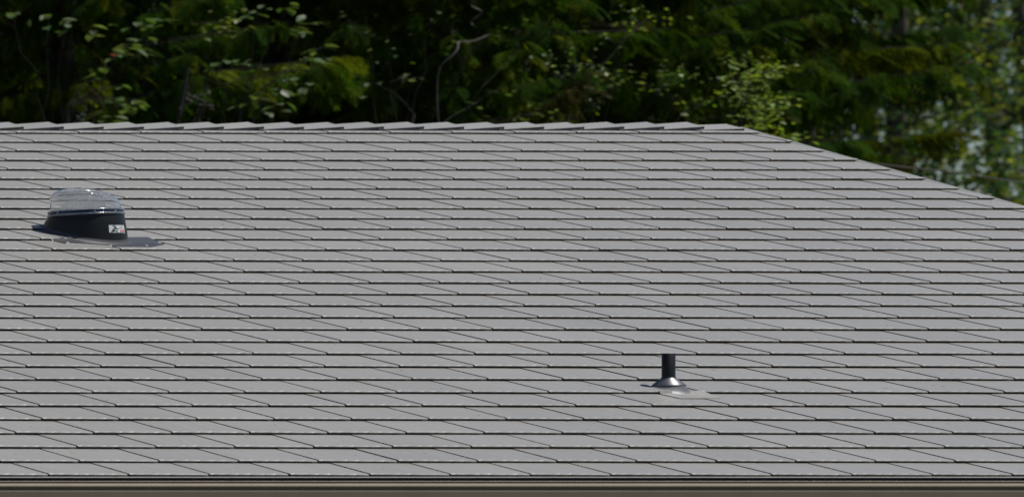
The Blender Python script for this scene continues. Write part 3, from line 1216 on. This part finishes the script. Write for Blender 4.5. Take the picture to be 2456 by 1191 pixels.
def hazel(base, tips, label, cols, leaf=(.10, .17), per=16, seed=0, spread=.45, cat='tree', name='hazel_tree', group=None, redden=.05, trunk_r=.034):
    """A slim understorey tree: one stem, limbs reaching to the given points, flat tiers of leaves at each."""
    r = np.random.default_rng(seed)
    tr = empty(name, base)
    tag(tr, label, cat, group)
    b = np.array(base, float)
    zt = np.mean([t[2] for t in tips])
    H = zt - .6
    top = np.array([np.mean([t[0] for t in tips]), np.mean([t[1] for t in tips]) + .5, H]) - b
    st_ = limb_path((0, 0, 0), top, 12, .0, r, .05)
    V, F = tube_arrays(st_, np.linspace(trunk_r, trunk_r * .45, 12), 8)
    big_mesh('trunk', V, F, None, M_BARK_RED, tr, True)
    limbs, Vs, Fs, Cs, off = [], [], [], [], 0
    for tip in tips:
        tip = np.array(tip[:3]) - b
        s = st_[r.integers(6, 12)]
        Lp = limb_path(s, tip, 9, .08, r)
        limbs.append(tube_arrays(Lp, np.linspace(trunk_r * .2, .002, 9), 5))
        n = per
        d = tip - s
        d[2] *= .3
        d /= np.linalg.norm(d)
        # leaves in a layered tier round the outer end of the limb
        u = r.uniform(-.9, .25, n)
        pos = tip[None] + d[None] * (u * spread)[:, None] + r.normal(0, 1, (n, 3)) * np.array([spread * .42, spread * .42, spread * .16])
        pos[:, 2] -= .12 * np.linalg.norm((pos - tip)[:, :2], axis=1)
        fw = d[None] + r.normal(0, .75, (n, 3))
        fw[:, 2] = r.uniform(-.35, .12, n)
        up = np.tile([0, 0, 1.0], (n, 1)) + r.normal(0, .22, (n, 3))
        tint = np.array(cols)[r.integers(0, len(cols), n)] * r.uniform(.8, 1.2, (n, 1))
        red = r.random(n) < redden
        tint[red] = np.array([(.15, .02, .008), (.13, .05, .012)])[r.integers(0, 2, red.sum())] if red.any() else tint[red]
        V, F, C = scatter(LEAF, pos, fw, up, r.uniform(leaf[0], leaf[1], n), tint)
        Vs.append(V); Fs.append(F + off); Cs.append(C)
        off += len(V)
        for q in pos[: max(2, n // 3)]:
            limbs.append(tube_arrays(limb_path(Lp[-2], q, 4, .0, r, .03), [.0025, .0022, .002, .0015], 4))
    V, F = join_arrays(limbs)
    big_mesh('limbs', V, F, None, M_BARK_RED, tr, True)['kind'] = 'stuff'
    big_mesh('crown', np.concatenate(Vs), np.concatenate(Fs), np.concatenate(Cs), M_LEAF, tr)
    return tr


def tips_at(L, Y):
    return [tuple(at(px, py, Y + (k * .37 % 1.0) - .5)) for k, (px, py) in enumerate(L)]


GREENS = [(.085, .13, .05), (.07, .12, .035), (.10, .14, .06), (.055, .11, .03)]
LIME = [(.17, .26, .03), (.12, .21, .02), (.20, .26, .06)]
YH = 50.3
hazel((xz(250, YH) + .2, YH + 1.0, 0), tips_at([(150, 60), (262, 127), (300, 108), (325, 86), (335, 116), (345, 50), (378, 48), (235, 58), (290, 205), (285, 235), (300, 258), (270, 283), (250, 172), (120, 25), (30, 30), (330, 240)], YH),
      'slim hazel with pale oval leaves in tiers, behind the ridge above the skylight dome', GREENS, per=5, seed=3, spread=.15, redden=.015, group='slim hazels in front of the conifers')
hazel((xz(680, YH) - .1, YH + 1.2, 0), tips_at([(615, 150), (635, 222), (672, 205), (700, 182), (715, 205), (742, 144), (755, 142), (545, 152), (600, 245), (660, 250), (730, 64), (745, 45), (780, 110), (700, 12), (620, 20)], YH),
      'slim hazel with pale oval leaves between the dead sapling and the crooked limb', GREENS, per=5, seed=4, spread=.15, redden=.0, group='slim hazels in front of the conifers')
hazel((xz(470, YH + .6), YH + 1.6, 0), tips_at([(540, 20), (555, 28), (575, 60), (535, 50)], YH + .6),
      'small yellow-green maple sapling between the two slim hazels', [(.12, .15, .02), (.09, .13, .015), (.10, .10, .02)], leaf=(.06, .10), per=9, seed=5, spread=.26, name='maple_sapling', redden=.0)
hazel((xz(980, YH), YH + 1.5, 0), tips_at([(930, 110), (960, 160), (985, 175), (880, 30), (1050, 20), (900, 200), (1140, 90), (1150, 70), (1210, 210), (1160, 230), (1290, 45), (1240, 280), (1300, 270), (1170, 280)], YH + .8),
      'thin understorey tree with scattered pale leaves near the middle', GREENS, leaf=(.05, .09), per=4, seed=6, spread=.30, name='understorey_tree', redden=.02)
hazel((xz(1420, 52), 53.4, 0), tips_at([(1350, 130), (1370, 150), (1390, 110), (1420, 150), (1440, 155), (1460, 190), (1500, 20), (1530, 30), (1560, 40), (1475, 175), (1400, 230), (1330, 280), (1300, 250), (1360, 60), (1610, 150), (1670, 170), (1680, 230), (1620, 180)], 52),
      'thin understorey tree glowing yellow green between slanting limbs', LIME + GREENS, leaf=(.04, .075), per=18, seed=7, spread=.34, name='understorey_tree', redden=.0)
hazel((xz(1800, 50), 51, 0), tips_at([(1775, 140), (1800, 165), (1785, 180), (1795, 200), (1810, 215), (1840, 160), (1860, 155), (1820, 245), (1838, 285), (1815, 265), (1850, 300), (1850, 238), (1870, 248), (1880, 325), (1900, 330)], 50),
      'bright lime-green vine maple just beyond the right end of the ridge', LIME, leaf=(.04, .085), per=34, seed=8, spread=.24, name='vine_maple', redden=.0)


def dead_branch(pts, Y, r0, label):
    P = np.array([tuple(at(px, py, Y)) for px, py in pts])
    t = np.linspace(0, 1, len(P))
    u = np.linspace(0, 1, len(P) * 3)
    P = np.stack([np.interp(u, t, P[:, i]) for i in range(3)], 1)
    P[:, 1] += .06 * np.sin(u * 9)
    return tube_arrays(P, np.linspace(r0, r0 * .4, len(P)), 6)


# pale dead limbs hung in the conifers, each rooted to the ground by its own dead stem
def snag(px, Y, pts_list, label, r0=.011):
    x = xz(px, Y)
    tr = empty('dead_sapling', (x, Y + .5, 0))
    tag(tr, label, 'dead tree')
    zt = zof(pts_list[0][-1][1], Y)
    zz = np.linspace(0, zt, 10)
    xe = at(pts_list[0][-1][0], 0, Y).x
    P = np.stack([np.linspace(0, xe - x, 10) + .04 * np.sin(zz), np.linspace(0, -.5, 10), zz], 1)
    V, F = tube_arrays(P, np.linspace(.03, r0 * 1.1, 10), 7)
    big_mesh('trunk', V, F, None, M_TWIG, tr, True)
    parts = []
    for pts in pts_list:
        V, F = dead_branch(pts, Y, r0, '')
        parts.append((V - np.array([x, Y + .5, 0]), F))
    V, F = join_arrays(parts)
    big_mesh('limbs', V, F, None, M_TWIG, tr, True)['kind'] = 'stuff'


snag(470, 50.2, [[(455, 205), (463, 228), (478, 245), (488, 270), (490, 300)], [(463, 228), (450, 245), (440, 262)], [(478, 245), (500, 255), (520, 262)], [(466, 235), (490, 225), (512, 205)]], 'bare grey dead sapling with side twigs, left of the roof middle')
snag(1060, 50.3, [[(1175, 84), (1150, 98), (1105, 100), (1090, 112), (1078, 130), (1060, 155), (1062, 190), (1058, 300)], [(1140, 0), (1143, 30), (1140, 60)]], 'pale crooked dead limb rising near the picture middle', .013)


# dark slanting limbs of the fifth cedar
def poplar(x, y, H, label, zlo, zhi, nleaf, seed, cols, size=(.085, .15), R0=3.4, group='poplars beyond the right end', zc=.5, coarse=2500):
    r = np.random.default_rng(seed)
    tr = empty('poplar_tree', (x, y, 0))
    tag(tr, label, 'tree', group)
    zz = np.linspace(0, H, 16)
    P = np.stack([.35 * np.sin(zz * .22 + seed), .3 * np.cos(zz * .2 + seed * 2), zz], 1)
    P[0, :2] = 0
    V, F = tube_arrays(P, np.interp(zz, [0, 1, H], [.34, .24, .02]), 9)
    big_mesh('trunk', V, F, None, M_WOOD, tr, True)
    limbs = []
    ends = []
    for i in range(46):
        z = r.uniform(H * .16, H * .97)
        a = r.uniform(0, 2 * math.pi)
        t = z / H
        L = R0 * (1.05 - t) ** .55 * r.uniform(.55, 1.1)
        s = np.array([np.interp(z, zz, P[:, 0]), np.interp(z, zz, P[:, 1]), z])
        e = s + np.array([math.cos(a) * L, math.sin(a) * L, L * r.uniform(.25, .9)])
        B = limb_path(s, e, 7, -.04, r)
        limbs.append(tube_arrays(B, np.linspace(.05 * (1 - t) + .02, .005, 7), 5))
        for q in range(3):
            s2 = B[r.integers(2, 6)]
            e2 = s2 + r.normal(0, 1, 3) * np.array([.8, .8, .6])
            B2 = limb_path(s2, e2, 5, -.03, r)
            limbs.append(tube_arrays(B2, np.linspace(.014, .003, 5), 4))
            ends.append(B2)
        ends.append(B)
    Vs, Fs, Cs, off = [], [], [], 0
    pts = np.concatenate([np.stack([np.interp(np.linspace(.25, 1, 12), np.linspace(0, 1, len(B)), B[:, k]) for k in range(3)], 1) for B in ends])
    inb = (pts[:, 2] > zlo - .6) & (pts[:, 2] < zhi + .8)
    for sel, n, sz, sp in ((pts[inb], nleaf, size, .20), (pts[~inb], coarse, (.16, .30), .5)):
        if len(sel) == 0:
            continue
        c = sel[r.integers(0, len(sel), n)]
        clump = r.normal(0, 1, (n, 3))
        pos = c + clump * sp
        fw = r.normal(0, 1, (n, 3))
        fw[:, 2] -= .9
        up = r.normal(0, 1, (n, 3)) + np.array([0, 0, .9])
        tint = np.array(cols)[r.integers(0, len(cols), n)] * r.uniform(.7, 1.3, (n, 1))
        V, F, C = scatter(SMALL, pos, fw, up, r.uniform(sz[0], sz[1], n), tint)
        Vs.append(V); Fs.append(F + off); Cs.append(C)
        off += len(V)
    V, F = join_arrays(limbs)
    big_mesh('limbs', V, F, None, M_BARK_RED, tr, True)['kind'] = 'stuff'
    big_mesh('crown', np.concatenate(Vs), np.concatenate(Fs), np.concatenate(Cs), M_COTTON, tr)


PCOL = [(.06, .105, .014), (.085, .12, .016), (.04, .09, .03), (.15, .165, .03), (.028, .075, .04)]
for i, (px, Y, H, n, lab) in enumerate([(2130, 76, 20, 5200, 'poplar just right of the near cedar with its drooping boughs'),
                                        (2330, 80, 22, 3700, 'poplar with sunlit leaves and sky gaps at the upper right'),
                                        (2520, 78, 21, 3400, 'poplar at the right edge of the picture above the cable'),
                                        (2230, 92, 24, 3400, 'farther poplar showing between the two nearest poplars'),
                                        (2440, 95, 24, 1100, 'farther blue-green poplar behind the right edge'),
                                        (1980, 88, 23, 5000, 'poplar mostly hidden behind the drooping boughs'),
                                        (2085, 84, 19, 5600, 'lower bushy poplar filling the gap beside the drooping boughs')]):
    zl, zh = zof(520, Y), zof(-20, Y)
    poplar(xz(px, Y), Y, H, lab, zl, zh, n, 100 + i, PCOL)
#print('verts', sum(len(m.vertices) for m in bpy.data.meshes), 'polys', sum(len(m.polygons) for m in bpy.data.meshes))
